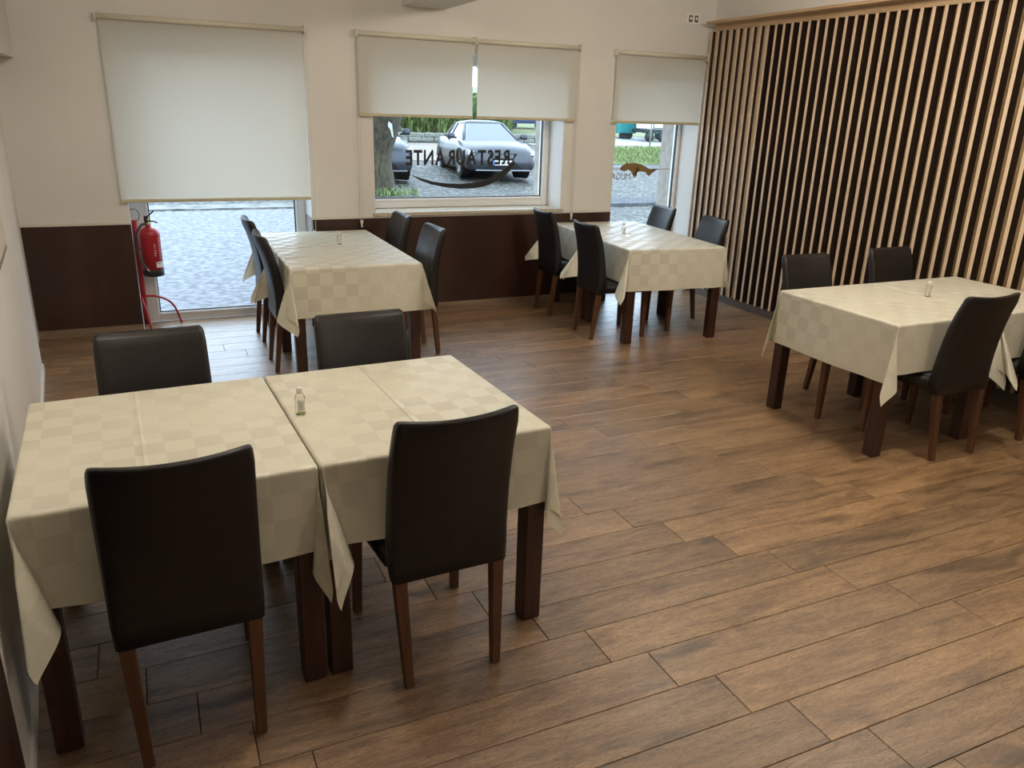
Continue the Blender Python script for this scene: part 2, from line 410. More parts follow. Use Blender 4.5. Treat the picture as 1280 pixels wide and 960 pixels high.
# windows
def window(nm, x0, x1, z0, z1, fl, fr_, fb, ft, label):
    w = struct(bpy.data.objects.new(nm, None), label, 'window'); C.objects.link(w); w.location = ((x0 + x1) / 2, FR, z0)
    ox, oz = (x0 + x1) / 2, z0
    y0, y1 = 0, .075
    bm = bmesh.new()
    gx0, gx1, gz0, gz1 = x0 + fl, x1 - fr_, z0 + fb, z1 - ft
    for a, b, c, d in ((x0, gx0, z0, z1), (gx1, x1, z0, z1), (gx0, gx1, z0, gz0), (gx0, gx1, gz1, z1)):
        add_box(bm, a - ox, b - ox, y0, y1, c - oz, d - oz, .004)
    e = .022
    for a, b, c, d in ((gx0 - e, gx0 - .006, gz0 - e, gz1 + e), (gx1 + .006, gx1 + e, gz0 - e, gz1 + e), (gx0, gx1, gz0 - e, gz0 - .006)):
        add_box(bm, a - ox, b - ox, y0 - .008, y0 + .01, c - oz, d - oz, .002)
    finish('window_frame', bm, white_pvc, w)
    bm = bmesh.new(); t = .008
    for a, b, c, d in ((gx0, gx0 + t, gz0, gz1), (gx1 - t, gx1, gz0, gz1), (gx0, gx1, gz0, gz0 + t)):
        add_box(bm, a - ox, b - ox, y0 + .012, y0 + .035, c - oz, d - oz)
    finish('gasket', bm, gasket, w)
    bm = bmesh.new(); vs = [bm.verts.new((a - ox, GL - FR, c - oz)) for a, c in ((gx0, gz0), (gx1, gz0), (gx1, gz1), (gx0, gz1))]; bm.faces.new(vs)
    finish('glass_pane', bm, pane_m, w)
    return w
window('window_1', -.13, 1.243, 0, 2.2, .132, .085, .075, .08, 'tall left window behind the fire extinguisher')
window('window_2', 1.785, 3.578, .892, 2.2, .07, .066, .083, .08, 'middle window with mirrored lettering and parked cars outside')
window('window_3', 4.14, 5.10, 0, 2.2, .045, .04, .075, .08, 'tall right window beside the slatted wall')

# ------------------------------------------------------------------ slatted wall
slat_y0 = D - .11
def slat_mesh(depth, z0=.09, z1=2.524):
    bm = bmesh.new(); add_box(bm, 0, depth, 0, .028, z0, z1)
    for f in bm.faces:
        f.normal_update(); f.material_index = 0 if f.normal.x < -.5 else 1
    me = bpy.data.meshes.new('slat'); bm.to_mesh(me); bm.free(); me.materials.append(pine); me.materials.append(wenge); return me
sm_deep = slat_mesh(.070); sm_thin = slat_mesh(.032); sm_tall = slat_mesh(.070, z1=2.575)
SX = 5.09; P_ = .0970
for k in range(62):
    y = D - .058 - P_ * k - .028
    if y < .9: break
    me = sm_thin if k < 8 else (sm_tall if k >= 30 else sm_deep)
    o = bpy.data.objects.new('slat', me); C.objects.link(o); o.parent = wr; o.location = (SX, y, 0)
box('backing_panel', SX + .032, XC - .002, D - .058 - P_ * 8 + .034, D - .003, .09, 2.524, pine, wr)
box('backing_panel', SX + .070, XC - .002, .9, D - .058 - P_ * 8 + .034, .09, 2.524, olive, wr)
sh = box('slat_shelf', 4.972, XC + .0, .8, 6.60, 2.577, 2.600, oak, wr, bev=.002)
box('fascia_board', SX - .0 + .012, SX + .03, .9, 6.60, 2.524, 2.577, oak, wr)

# ------------------------------------------------------------------ blinds
def blind(x0, x1, zb, zr, cord_x, cord_z, label, yo=.055):
    b = thing('roller_blind', label, 'blind', ((x0 + x1) / 2, D, zr), 0, 'cream roller blinds on the windows')
    ox = (x0 + x1) / 2; h = (x1 - x0) / 2
    tube('roller_tube', [(-h - .012, -yo, 0), (h + .012, -yo, 0)], .019, roller_m, b, 16)
    bm = bmesh.new(); n = 16
    for sx in (-1, 1):
        pass
    vs = [[bm.verts.new((-h + 2 * h * i / n, -yo + .017 + .0015 * math.sin(i * .9) * (1 - j), -.004 - (zr - zb - .01) * (1 - j))) for i in range(n + 1)] for j in (0, 1)]
    for i in range(n): bm.faces.new((vs[0][i], vs[0][i + 1], vs[1][i + 1], vs[1][i]))
    finish('fabric', bm, blind_m, b, True)
    bm = bmesh.new(); add_box(bm, -h - .004, h + .004, -yo + .009, -yo + .024, zb - zr - .012, zb - zr + .012, .005, 2)
    finish('bottom_bar', bm, bar_m, b)
    for s in (-1, 1):
        bm = bmesh.new(); add_box(bm, s * (h + .014) - .003, s * (h + .014) + .003, -yo - .024, 0, -.03, .03, .002)
        finish('bracket', bm, white_plastic, b)
    if cord_x is not None:
        cx = cord_x - ox; r = .012
        bm = bmesh.new()
        for s in (-1, 1): add_tube(bm, [(cx + s * r, -.03, -.01), (cx + s * r, -.03, cord_z - zr + .05)], .0022, 6)
        finish('bead_chain', bm, mat('bead_chain', (.62, .58, .50), .5), b)
        w = lathe('chain_weight', [(.006, cord_z - zr + .0), (.010, cord_z - zr + .008), (.007, cord_z - zr + .022), (.011, cord_z - zr + .035), (.013, cord_z - zr + .05), (.004, cord_z - zr + .062)], white_plastic, b, 0, 0, 12)
        w.location = (cx, -.03, 0)
    return b
blind(-.175, 1.232, 1.026, 2.296, 1.252, .70, 'large cream roller blind lowered over the left window')
blind(1.668, 2.655, 1.690, 2.302, 1.655, .775, 'half-lowered cream blind over the left part of the middle window')
blind(2.697, 3.668, 1.690, 2.302, 3.690, .785, 'half-lowered cream blind over the right part of the middle window')
blind(4.075, 5.062, 1.686, 2.292, None, 0, 'narrow cream roller blind beside the slatted wall')

# wall socket
s = thing('wall_socket', 'white double wall socket plate high above the right window', 'socket', (4.907, D, 2.628))
box('plate', -.075, .075, -.008, 0, -.045, .045, white_plastic, s, .003)
for sx in (-1, 1):
    o = box('socket_module', sx * .033 - .022, sx * .033 + .022, -.011, -.006, -.03, .03, mat('socket_dark', (.12, .11, .10), .5), s, .002)
    box('contact', sx * .033 - .012, sx * .033 + .012, -.013, -.010, -.008, .014, white_plastic, o)

# picture on left wall
py0, py1 = 3.75, 4.42
pa = math.atan(.08)
p = thing('picture_frame', 'brown wooden picture frame cut off at the left edge', 'picture', (wallx(4.27) + .001, 4.27, 1.085), pa)
box('frame', 0, .022, -.55, 0, 0, .5, noise_mat('frame_wood', (.20, .12, .07), (.3, .2, .12), 6, .4), p, .003)
box('print', .022, .0235, -.52, -.03, .03, .47, mat('picture_print', (.55, .5, .42), .6), p)

# ------------------------------------------------------------------ decals on the glass
def poly_decal(name, pts, y, m, parent, th=.0012):
    bm = bmesh.new()
    vs = [bm.verts.new((x, y, z)) for x, z in pts]; f = bm.faces.new(vs)
    bmesh.ops.triangulate(bm, faces=[f])
    r = bmesh.ops.extrude_face_region(bm, geom=list(bm.faces))
    for v in r['geom']:
        if isinstance(v, bmesh.types.BMVert): v.co.y += th
    bmesh.ops.recalc_face_normals(bm, faces=bm.faces)
    return finish(name, bm, m, parent)
def letters(word, x_start, x_end, z0, h, y, m, parent, bold=.0, zs=0.0, mirror=True):
    """word seen mirrored from inside: first letter at the right end"""
    dg = bpy.context.evaluated_depsgraph_get
    adv = []; meshes = []
    for ch in word:
        cu = bpy.data.curves.new('letter', 'FONT'); cu.body = ch; cu.size = 1; cu.extrude = .0; cu.offset = bold; cu.resolution_u = 3
        ob = bpy.data.objects.new('tmp', cu); C.objects.link(ob)
        bpy.context.view_layer.update()
        me = bpy.data.meshes.new_from_object(ob.evaluated_get(dg()))
        xs = [v.co.x for v in me.vertices]; adv.append((min(xs), max(xs))); meshes.append(me)
        bpy.data.objects.remove(ob)
    gap = .10
    tot = sum(b - a for a, b in adv) + gap * (len(word) - 1)
    sc = (x_end - x_start) / tot; cur = 0
    for ch, me, (a, b) in zip(word, meshes, adv):
        ys = [v.co.y for v in me.vertices]; zsz = .72
        for v in me.vertices:
            t = cur + (v.co.x - a)
            x = (x_end - t * sc) if mirror else (x_start + t * sc)
            v.co = V((x, y, z0 + (v.co.y - 0) / zsz * h + zs * (x - x_start)))
        me.name = 'letter'
        me.materials.append(m)
        o = bpy.data.objects.new('letter', me); C.objects.link(o); o.parent = parent
        cur += (b - a) + gap
YD = GL - .004
lt = thing('window_lettering', 'black mirrored RESTAURANTE lettering with a curved swoosh on the middle window', 'lettering', (0, 0, 0))
letters('RESTAURANTE', 2.158, 3.180, 1.268, .131, YD, decal_black, lt, bold=.028, zs=.008)
up = [(2.192, 1.188), (2.30, 1.150), (2.405, 1.120), (2.54, 1.103), (2.68, 1.098), (2.80, 1.105), (2.90, 1.122), (3.00, 1.155), (3.09, 1.205), (3.17, 1.268), (3.225, 1.318)]
lo = [(3.233, 1.255), (3.19, 1.215), (3.12, 1.160), (3.03, 1.108), (2.93, 1.072), (2.82, 1.055), (2.68, 1.052), (2.54, 1.066), (2.405, 1.093), (2.30, 1.128)]
poly_decal('swoosh', up + lo, YD - .0005, decal_black, lt)
bl = thing('bull_decal', 'gold bull silhouette on a thin line over mirrored MUGA letters on the right window', 'decal', (0, 0, 0))
bull = [(4.411, 1.232), (4.435, 1.262), (4.470, 1.274), (4.480, 1.280), (4.489, 1.303), (4.506, 1.284), (4.55, 1.290), (4.594, 1.289), (4.65, 1.279), (4.700, 1.263), (4.744, 1.243), (4.774, 1.229), (4.876, 1.233), (4.840, 1.220), (4.813, 1.208), (4.806, 1.187), (4.771, 1.158), (4.745, 1.175), (4.725, 1.198), (4.69, 1.204), (4.64, 1.203), (4.610, 1.196), (4.592, 1.177), (4.618, 1.170), (4.615, 1.155), (4.590, 1.148), (4.566, 1.176), (4.545, 1.208), (4.51, 1.222), (4.466, 1.207), (4.43, 1.216)]
poly_decal('bull_silhouette', bull, YD, decal_gold, bl)
poly_decal('line', [(4.20, 1.226), (4.43, 1.226), (4.43, 1.233), (4.20, 1.233)], YD, decal_gold, bl)
poly_decal('line', [(4.80, 1.226), (5.02, 1.226), (5.02, 1.232), (4.80, 1.232)], YD, decal_gold, bl)
letters('MUGA', 4.315, 4.540, 1.125, .068, YD, decal_gold, bl, bold=.0)

# ------------------------------------------------------------------ tables, cloths, chairs
TW, TH, TD = .388, .757, .4325       # half width along the row, height, half depth
def make_table():
    t = thing('dining_table', '', 'table', (0, 0, 0), 0, 'square dark wood tables pushed together in pairs')
    box('tabletop', -TW, TW, -TD, TD, .729, TH, tablewood, t, .004)
    bm = bmesh.new()
    for a, b, c, d in ((-.30, .30, -.40, -.378), (-.30, .30, .378, .40), (-.352, -.33, -.35, .35), (.33, .352, -.35, .35)):
        add_box(bm, a, b, c, d, .645, .729)
    finish('apron', bm, tablewood, t)
    for sx in (-1, 1):
        for sy in (-1, 1):
            bm = bmesh.new(); cx, cy = sx * .3505, sy * .392; a, b = .0365, .035
            add_prism(bm, [(cx - b, cy - b), (cx + b, cy - b), (cx + b, cy + b), (cx - b, cy + b)], 0.0, .729,
                      [(cx - a, cy - a), (cx + a, cy - a), (cx + a, cy + a), (cx - a, cy + a)])
            bmesh.ops.bevel(bm, geom=list(bm.edges), offset=.004, segments=1, affect='EDGES')
            finish('table_leg', bm, tablewood, t)
    return t
CS = .715      # half size of the square cloth
def cloth_mesh(seed, corners, waves, creases, neg):
    """corners: {(sx,sy):(amplitude, azimuth skew deg)}, waves: {side:amp}"""
    rnd = random.Random(seed)
    ax_, ay_ = TW + .0028, TD + .008; r = .010; z0 = TH + .006
    def axis(a, cl):
        pts = [i * CS / 44 for i in range(45)]
        pts += [a - r, a - r / 2, a, a + r * .57]
        pts = sorted(set(round(p, 4) for p in pts))
        out = []
        for p in pts:
            if not out or p - out[-1] > .0035: out.append(p)
        full_ = [-p for p in reversed(out[1:])] + out
        for c in cl:
            full_ = [p for p in full_ if abs(p - c) > .009] + [c - .008, c - .003, c, c + .003, c + .008]
        return sorted(full_)
    px, py = axis(ax_, [c[1] for c in creases if c[0] == 'x']), axis(ay_, [c[1] for c in creases if c[0] == 'y'])
    ph = [rnd.uniform(0, 6.28) for _ in range(12)]; fq = [rnd.uniform(5, 9) for _ in range(4)] 
    def bend(s):
        if s <= 0: return s, 0
        if s < r * pi / 2: return r * math.sin(s / r), -(r - r * math.cos(s / r))
        return r, -r - (s - r * pi / 2)
    def wave(side, t, d):
        a = waves.get(side, .010)
        i = {'x+': 0, 'x-': 1, 'y+': 2, 'y-': 3}[side]
        f = min(1, max(0, d / .30)) ** 1.3
        return a * f * (.55 + .45 * math.sin(fq[i] * t * 2 + ph[i]) + .25 * math.sin(17 * t + ph[i + 4]))
    def pos(p, q):
        ex, ey = abs(p) - (ax_ - r), abs(q) - (ay_ - r)
        sx, sy = (1 if p >= 0 else -1), (1 if q >= 0 else -1)
        zc = 0
        if ex <= 0 and ey <= 0:
            return V((p, q, z0))
        if ex > 0 and ey <= 0:
            o, z = bend(ex); w = wave('x+' if sx > 0 else 'x-', q, ex)
            k = min(1, max(0, -ey) / .16); w *= k * k * (3 - 2 * k)
            return V((sx * (ax_ - r + o + w), q, z0 + z))
        if ey > 0 and ex <= 0:
            o, z = bend(ey); w = wave('y+' if sy > 0 else 'y-', p, ey)
            k = min(1, max(0, -ex) / .16); w *= k * k * (3 - 2 * k)
            return V((p, sy * (ay_ - r + o + w), z0 + z))
        rad = math.hypot(ex, ey); th = math.atan2(ey, ex)
        o, z = bend(rad)
        amp, skew, wd_, fold = (tuple(corners.get((sx, sy), (.34, 0, .8))) + (.07,))[:4]
        # petal on the unit sphere, th=0 on the x face, th=90deg on the y face
        phi = pi / 2 - th
        rho = amp * math.sin(2 * phi) * (1 + .16 * math.sin(4 * th + ph[7]))
        qx, qy = rho * math.cos(phi), rho * math.sin(phi)
        # widen / narrow across the diagonal
        dg, tr = (qx + qy) / 1.4142, (qy - qx) / 1.4142
        tr = tr * wd_ + fold * math.sin(3 * 2 * th) * min(1, rad / .15)
        qx, qy = (dg - tr) / 1.4142, (dg + tr) / 1.4142
        c_, s_ = math.cos(math.radians(skew)), math.sin(math.radians(skew))
        qx, qy = qx * c_ - qy * s_, qx * s_ + qy * c_
        t = math.hypot(qx, qy)
        k = (math.sin(t) / t) if t > 1e-6 else 1
        rr = max(0, rad - r) * (1 + .19 * math.sin(2 * th) ** 2)
        x = (ax_ - r) + o * math.cos(th) + rr * qx * k
        y = (ay_ - r) + o * math.sin(th) + rr * qy * k
        zz = z0 + z + rr * (1 - math.cos(t))
        return V((sx * x, sy * y, zz))
    bm = bmesh.new(); uvl = bm.loops.layers.uv.new('uv')
    grid = [[None] * len(py) for _ in px]
    for i, p in enumerate(px):
        for j, q in enumerate(py):
            v = pos(p, q)
            # pressed fold lines standing up a little
            if abs(p) < ax_ - .02 and abs(q) < ay_ - .02:
                for (axn, c0, hgt) in creases:
                    d = abs((p if axn == 'x' else q) - c0)
                    v.z += 1.3 * hgt * max(0, 1 - d / .0075)
            grid[i][j] = (bm.verts.new(v), (p, q))
    for i in range(len(px) - 1):
        for j in range(len(py) - 1):
            cs = (grid[i][j], grid[i + 1][j], grid[i + 1][j + 1], grid[i][j + 1])
            f = bm.faces.new([c[0] for c in cs]); f.smooth = True
            for l, c in zip(f.loops, cs): l[uvl].uv = c[1]
    return bm
table0 = make_table()
first_table = [True]
NICE = {0: 'front', 1: 'window', 2: 'right', 3: 'slat'}
def table_group(cx, cy, rz, along, infos):
    """along 'x' or 'y' : direction in which the two tables are joined"""
    for side, (tlab, clab, corners, waves, creases, seed) in zip((-1, 1), infos):
        d = side * .3935
        if along == 'x': a = rz
        else: a = rz + pi / 2
        x = cx + d * math.cos(a); y = cy + d * math.sin(a)
        t = table0 if first_table[0] else copy_tree(table0)
        first_table[0] = False
        t.location = (x, y, 0); t.rotation_euler = (0, 0, a); t['label'] = tlab
        bm = cloth_mesh(seed, corners, waves, creases, side)
        o = finish('tablecloth', bm, cloth_m)
        o.location = (x, y, 0); o.rotation_euler = (0, 0, a)
        tag(o, clab, 'tablecloth', 'cream checked damask tablecloths')
CR = [('x', .02, .0022), ('y', -.16, .0009), ('y', .17, .0009)]
# local frame: x along the row. side -1 table: its x+ side is the seam; side +1: x- side is the seam
# corners: (tilt of the hanging fold, turn towards the y side in degrees, width, extra pleat)
table_group(.3551, 2.555, .0433, 'x', [
    ('dark wood table under the cloth nearest the left wall', 'cream tablecloth nearest the left wall, with a faded check and a raised fold line',
     {(-1, -1): (.20, 74, .9, .13), (1, -1): (.12, 60, .9, .06), (1, 1): (.2, 50, .5), (-1, 1): (.12, 40, .6)}, {'x+': .0, 'x-': .003, 'y-': .016, 'y+': .006}, [('x', -.06, .0026), ('y', -.04, .0010), ('y', .2, .0008)], 3),
    ('dark wood table at front, right half of the nearest pair', 'cream checked tablecloth under the sanitizer bottle in the foreground',
     {(-1, -1): (.28, 70, .9, .15), (1, -1): (.09, 6, 1.0, .10), (-1, 1): (.2, 52, .4), (1, 1): (.3, 0, .9)}, {'x-': .0, 'x+': .006, 'y-': .020, 'y+': .008}, [('x', -.02, .0042), ('y', .22, .0008)], 11)])
table_group(1.2276, 5.852, -.0109, 'y', [
    ('dark wood table of the pair before the left window, nearer half', 'cream checked tablecloth on the nearer half of the pair by the left window',
     {(-1, -1): (.38, -6, .9, .12), (-1, 1): (.26, -10, 1.1, .22), (1, -1): (.30, 50, .5), (1, 1): (.38, 48, .6)}, {'x+': .0, 'x-': .008, 'y-': .010, 'y+': .008}, CR, 21),
    ('dark wood table of the pair before the left window, half against the wall', 'cream tablecloth on the far half of the pair by the left window',
     {(-1, 1): (.38, 50, .7), (-1, -1): (.30, 50, .5), (1, 1): (.38, 42, .6), (1, -1): (.15, 40, .6)}, {'x-': .0, 'x+': .004, 'y-': .010, 'y+': .008}, [('y', .0, .0024)], 22)])
table_group(3.8728, 5.8819, -.0829, 'y', [
    ('dark wood table of the pair under the right window, nearer half', 'cream tablecloth with a long folded corner, nearer half of the pair by the right window',
     {(-1, 1): (.30, 10, 1.2, .12), (-1, -1): (.15, 0, .9, .10), (1, -1): (.3, 50, .5), (1, 1): (.42, 52, 1.0, .14)}, {'x+': .0, 'x-': .014, 'y-': .008, 'y+': .016}, CR, 31),
    ('dark wood table of the pair under the right window, half nearest the sill', 'cream tablecloth on the far half of the pair by the right window',
     {(-1, 1): (.46, 48, .8), (-1, -1): (.3, 50, .6), (1, 1): (.62, 50, .9, .04), (1, -1): (.1, 40, .5)}, {'x-': .0, 'x+': .004, 'y-': .008, 'y+': .014}, [('y', .0, .0024), ('x', .0, .0018)], 32)])
table_group(4.284, 3.1875, -.0049, 'x', [
    ('dark wood table of the pair by the slatted wall, left half', 'cream tablecloth with a deep pointed corner in front of the slatted wall',
     {(-1, -1): (.26, 0, 1.2, .07), (-1, 1): (.14, -4, 1.0, .14), (1, -1): (.30, 50, .5), (1, 1): (.3, 46, .5)}, {'x+': .0, 'x-': .026, 'y-': .022, 'y+': .008}, [('y', .0, .0026), ('y', -.2, .0018), ('x', .15, .001)], 41),
    ('dark wood table of the pair by the slatted wall, half at the right edge', 'cream tablecloth on the half table cut by the right edge of the picture',
     {(-1, -1): (.42, 56, .9, .12), (-1, 1): (.3, 46, .5), (1, -1): (.2, 45, .5), (1, 1): (.15, 45, .5)}, {'x-': .0, 'x+': .002, 'y-': .016, 'y+': .008}, [('y', .05, .0024)], 42)])

def make_chair():
    t = thing('dining_chair', '', 'chair', (0, 0, 0), 0, 'black upholstered dining chairs with reddish wooden legs')
    # backrest: rings up the curved profile
    prof = [(.380, .052, .060, .194), (.44, .056, .070, .198), (.50, .058, .070, .198), (.58, .054, .064, .198), (.66, .046, .060, .198), (.74, .034, .057, .198),
            (.82, .016, .054, .197), (.88, -.002, .050, .196), (.918, -.014, .044, .193), (.932, -.018, .034, .188), (.938, -.020, .018, .180)]
    bm = bmesh.new(); rings = []
    for z, yc, th, hw in prof:
        ring = []; cr = min(.018, th * .42); n = 12
        k = max(0, (z - .45) / .49)
        def bow(x): return -.030 * k * (1 - (x / .19) ** 2)
        def ztop(x): return -.010 * max(0, (z - .85) / .09) * (1 - (x / .19) ** 2)
        pts = []
        for i in range(n + 1): pts.append((-hw + cr + (2 * hw - 2 * cr) * i / n, 0.0))
        for a in (-60, -30): pts.append((hw - cr + cr * math.cos(math.radians(a)), cr + cr * math.sin(math.radians(a))))
        pts.append((hw, th / 2))
        for a in (30, 60): pts.append((hw - cr + cr * math.cos(math.radians(a)), th - cr + cr * math.sin(math.radians(a))))
        for i in range(n + 1): pts.append((hw - cr - (2 * hw - 2 * cr) * i / n, th))
        for a in (120, 150): pts.append((-hw + cr + cr * math.cos(math.radians(a)), th - cr + cr * math.sin(math.radians(a))))
        pts.append((-hw, th / 2))
        for a in (210, 240): pts.append((-hw + cr + cr * math.cos(math.radians(a)), cr + cr * math.sin(math.radians(a))))
        for x, y in pts: ring.append(bm.verts.new((x, yc - .03 + (y - .0) + bow(x) + (.035 - th / 2 if z > .9 else 0) * .5, z + ztop(x))))
        rings.append(ring)
    m_ = len(rings[0])
    for a, b in zip(rings, rings[1:]):
        for i in range(m_): bm.faces.new((a[i], a[(i + 1) % m_], b[(i + 1) % m_], b[i]))
    bm.faces.new(list(reversed(rings[0]))); bm.faces.new(rings[-1])
    bmesh.ops.recalc_face_normals(bm, faces=bm.faces)
    finish('backrest', bm, leather, t, True)
    bm = bmesh.new()
    add_prism(bm, [(-.192, .085), (.192, .085), (.215, .50), (-.215, .50)], .382, .470)
    bmesh.ops.bevel(bm, geom=list(bm.edges), offset=.018, segments=3, affect='EDGES')
    finish('seat', bm, leather_seat, t, True)
    for sx in (-1, 1):
        bm = bmesh.new()
        def sq(cx, cy, h): return [(cx - h, cy - h), (cx + h, cy - h), (cx + h, cy + h), (cx - h, cy + h)]
        add_prism(bm, sq(sx * .152, .010, .0145), 0, .392, sq(sx * .166, .052, .0205))
        bmesh.ops.bevel(bm, geom=list(bm.edges), offset=.002, segments=1, affect='EDGES')
        finish('chair_leg', bm, legwood, t)
        bm = bmesh.new()
        add_prism(bm, sq(sx * .192, .468, .0145), 0, .392, sq(sx * .188, .465, .0205))
        bmesh.ops.bevel(bm, geom=list(bm.edges), offset=.002, segments=1, affect='EDGES')
        finish('chair_leg', bm, legwood, t)
    return t
chair0 = make_chair()
R = math.radians
chairs = [
    (-.014, 1.957, R(2), 'black dining chair nearest the camera, at the left of the front table'),
    (.750, 1.985, R(2), 'black dining chair seen from behind at the right of the front table'),
    (-.045, 3.135, R(182), 'black dining chair behind the front table, left of the two'),
    (.765, 3.160, R(182), 'black dining chair behind the front table, right of the two'),
    (.685, 5.490, R(-90), 'dining chair in profile, left of the table by the left window, nearer one'),
    (.700, 6.265, R(-89), 'dining chair left of the table by the left window, the one closest to the glass'),
    (1.895, 5.545, R(92), 'dining chair right of the table by the left window, nearer one'),
    (1.872, 6.290, R(92), 'dining chair right of the table by the left window, the one under the sill'),
    (3.195, 5.505, R(-92), 'black dining chair at the near left side of the table by the right window'),
    (3.215, 6.300, R(-93), 'black dining chair at the far left side of the table by the right window'),
    (4.455, 5.52, R(84), 'dining chair at the right of the table by the right window, next to the slats'),
    (4.485, 6.33, R(86), 'dining chair right of the table by the right window, in front of the glass'),
    (3.950, 2.605, R(-1), 'black dining chair seen from behind at the table by the slatted wall'),
    (4.715, 2.625, R(0), 'black dining chair mostly cut off by the right edge of the picture'),
    (3.860, 3.80, R(180), 'black dining chair between the slatted wall and its table, left of the two'),
    (4.690, 3.86, R(180), 'black dining chair between the slatted wall and its table, right of the two'),
]
for i, (x, y, a, lab) in enumerate(chairs):
    c = chair0 if i == 0 else copy_tree(chair0)
    c.location = (x, y, 0); c.rotation_euler = (0, 0, a); c['label'] = lab

# sanitizer bottles
def make_bottle():
    b = thing('sanitizer_bottle', '', 'bottle', (0, 0, 0), 0, 'small clear hand sanitizer bottles, one on each table pair')
    lathe('bottle_body', [(.0145, 0), (.0165, .002), (.0165, .062), (.0150, .068), (.0095, .074), (.0090, .078)], bottle_m, b, seg=20)
    lathe('cap', [(.0105, .076), (.0110, .078), (.0105, .094), (.0090, .096)], mat('cap_translucent', (.72, .70, .64), .35), b, seg=20)
    bm = bmesh.new(); n = 14
    def strip(bm, r, a0, a1, z0, z1):
        vs = []
        for i in range(n + 1):
            a = a0 + (a1 - a0) * i / n; vs.append((bm.verts.new((r * math.cos(a), r * math.sin(a), z0)), bm.verts.new((r * math.cos(a), r * math.sin(a), z1))))
        for i in range(n): bm.faces.new((vs[i][0], vs[i + 1][0], vs[i + 1][1], vs[i][1]))
    strip(bm, .0168, R(215), R(330), .010, .056)
    lb = finish('label', bm, mat('bottle_label', (.74, .72, .66), .5), b, True)
    bm = bmesh.new(); strip(bm, .0170, R(215), R(330), .004, .012); finish('green_band', bm, green_band, lb, True)
    bm = bmesh.new()
    for zz, a0, a1 in ((.050, 290, 312), (.044, 235, 315), (.037, 240, 300), (.030, 235, 290), (.023, 240, 312)): strip(bm, .0170, R(a0), R(a1), zz, zz + .0018)
    finish('print', bm, mat('label_print', (.12, .13, .12), .5), lb)
    return b
bot0 = make_bottle()
ZT = TH + .0075
for i, (x, y, a, lab) in enumerate([(.397, 2.54, 10, 'clear sanitizer bottle with green-banded label on the foreground table'),
                                  (1.288, 5.912, 20, 'clear sanitizer bottle on the table by the left window'),
                                  (3.769, 5.873, 0, 'clear sanitizer bottle on the table by the right window'),
                                  (4.267, 3.200, 60, 'clear sanitizer bottle on the table by the slatted wall')]):
    b = bot0 if i == 0 else copy_tree(bot0)
    b.location = (x, y, ZT + (.002 if i else .001)); b.rotation_euler = (0, 0, R(a)); b['label'] = lab

# ------------------------------------------------------------------ fire extinguisher and its stand
st = thing('extinguisher_stand', 'red tubular floor stand in the left window recess', 'stand', (-.107, 6.955, 0))
tube('post', [(0, 0, 0), (0, 0, .845)], .0185, redpost, st, 14)
tube('foot', smooth_curve([(-.016, -.015, .235), (-.012, -.08, .215), (.010, -.16, .150), (.022, -.195, .07), (.028, -.21, .007)]), .0085, redpost, st, 10)
tube('foot', smooth_curve([(.014, -.012, .235), (.09, -.04, .235), (.17, -.06, .205), (.225, -.07, .14), (.262, -.075, .007)]), .0085, redpost, st, 10)
ring = [(.0 + .042 * math.cos(t), -.0, .885 + .050 * math.sin(t)) for t in [R(a) for a in range(-80, 261, 15)]]
tube('sign_ring', ring, .0028, black_rub, st, 6)
tube('arm_bracket', [(.012, -.018, .62), (.06, -.05, .62)], .006, redpost, st, 8)
ex = thing('fire_extinguisher', 'red fire extinguisher with black hose hanging on its stand at the left window', 'extinguisher', (-.010, 6.86, .418))
lathe('cylinder', [(.070, .045), (.0765, .048), (.0765, .325), (.073, .348), (.060, .368), (.038, .380), (.022, .385), (.020, .402)], red, ex, seg=32)
lathe('base_skirt', [(.070, 0), (.078, .004), (.079, .052), (.074, .054)], black_rub, ex, seg=32)
lathe('valve', [(.016, .400), (.016, .418), (.011, .420), (.011, .438), (.013, .440), (.013, .450)], brass, ex, seg=16)
tube('handle', smooth_curve([(-.022, 0, .428), (.015, -.004, .432), (.045, -.010, .430), (.068, -.016, .418)], 4), .0055, black_rub, ex, 8)
tube('squeeze_lever', smooth_curve([(-.022, 0, .440), (-.005, -.002, .462), (.025, -.006, .488), (.052, -.012, .512)], 4), .0055, black_rub, ex, 8)
bm = bmesh.new(); add_box(bm, -.026, .006, -.012, .012, .418, .472, .006, 2); finish('valve_head', bm, black_rub, ex)
tube('hose', smooth_curve([(-.018, -.010, .412), (-.050, -.035, .405), (-.090, -.055, .340), (-.098, -.060, .230), (-.080, -.070, .130), (-.045, -.080, .070)], 8), .0095, mat('hose_rubber', (.035, .035, .038), .4), ex, 10)
tube('nozzle', [(-.046, -.080, .072), (-.030, -.082, .050)], .0065, mat('nozzle_grey', (.55, .55, .55), .4), ex, 10)
def patch(name, a0, a1, z0, z1, m, rad=.0772, rows=None):
    bm = bmesh.new(); n = 8
    for (b0, b1, c0, c1) in (rows or [(a0, a1, z0, z1)]):
        vs = [(bm.verts.new((rad * math.cos(R(b0 + (b1 - b0) * i / n)), rad * math.sin(R(b0 + (b1 - b0) * i / n)), c0)), bm.verts.new((rad * math.cos(R(b0 + (b1 - b0) * i / n)), rad * math.sin(R(b0 + (b1 - b0) * i / n)), c1))) for i in range(n + 1)]
        for i in range(n): bm.faces.new((vs[i][0], vs[i + 1][0], vs[i + 1][1], vs[i][1]))
    return finish(name, bm, m, ex)
patch('service_label', 290, 340, .072, .118, label_white)
patch('label_print', 0, 0, 0, 0, print_black, .0775, [(296, 304, .104, .111), (307, 325, .105, .109)])
rr = random.Random(4); rows = []
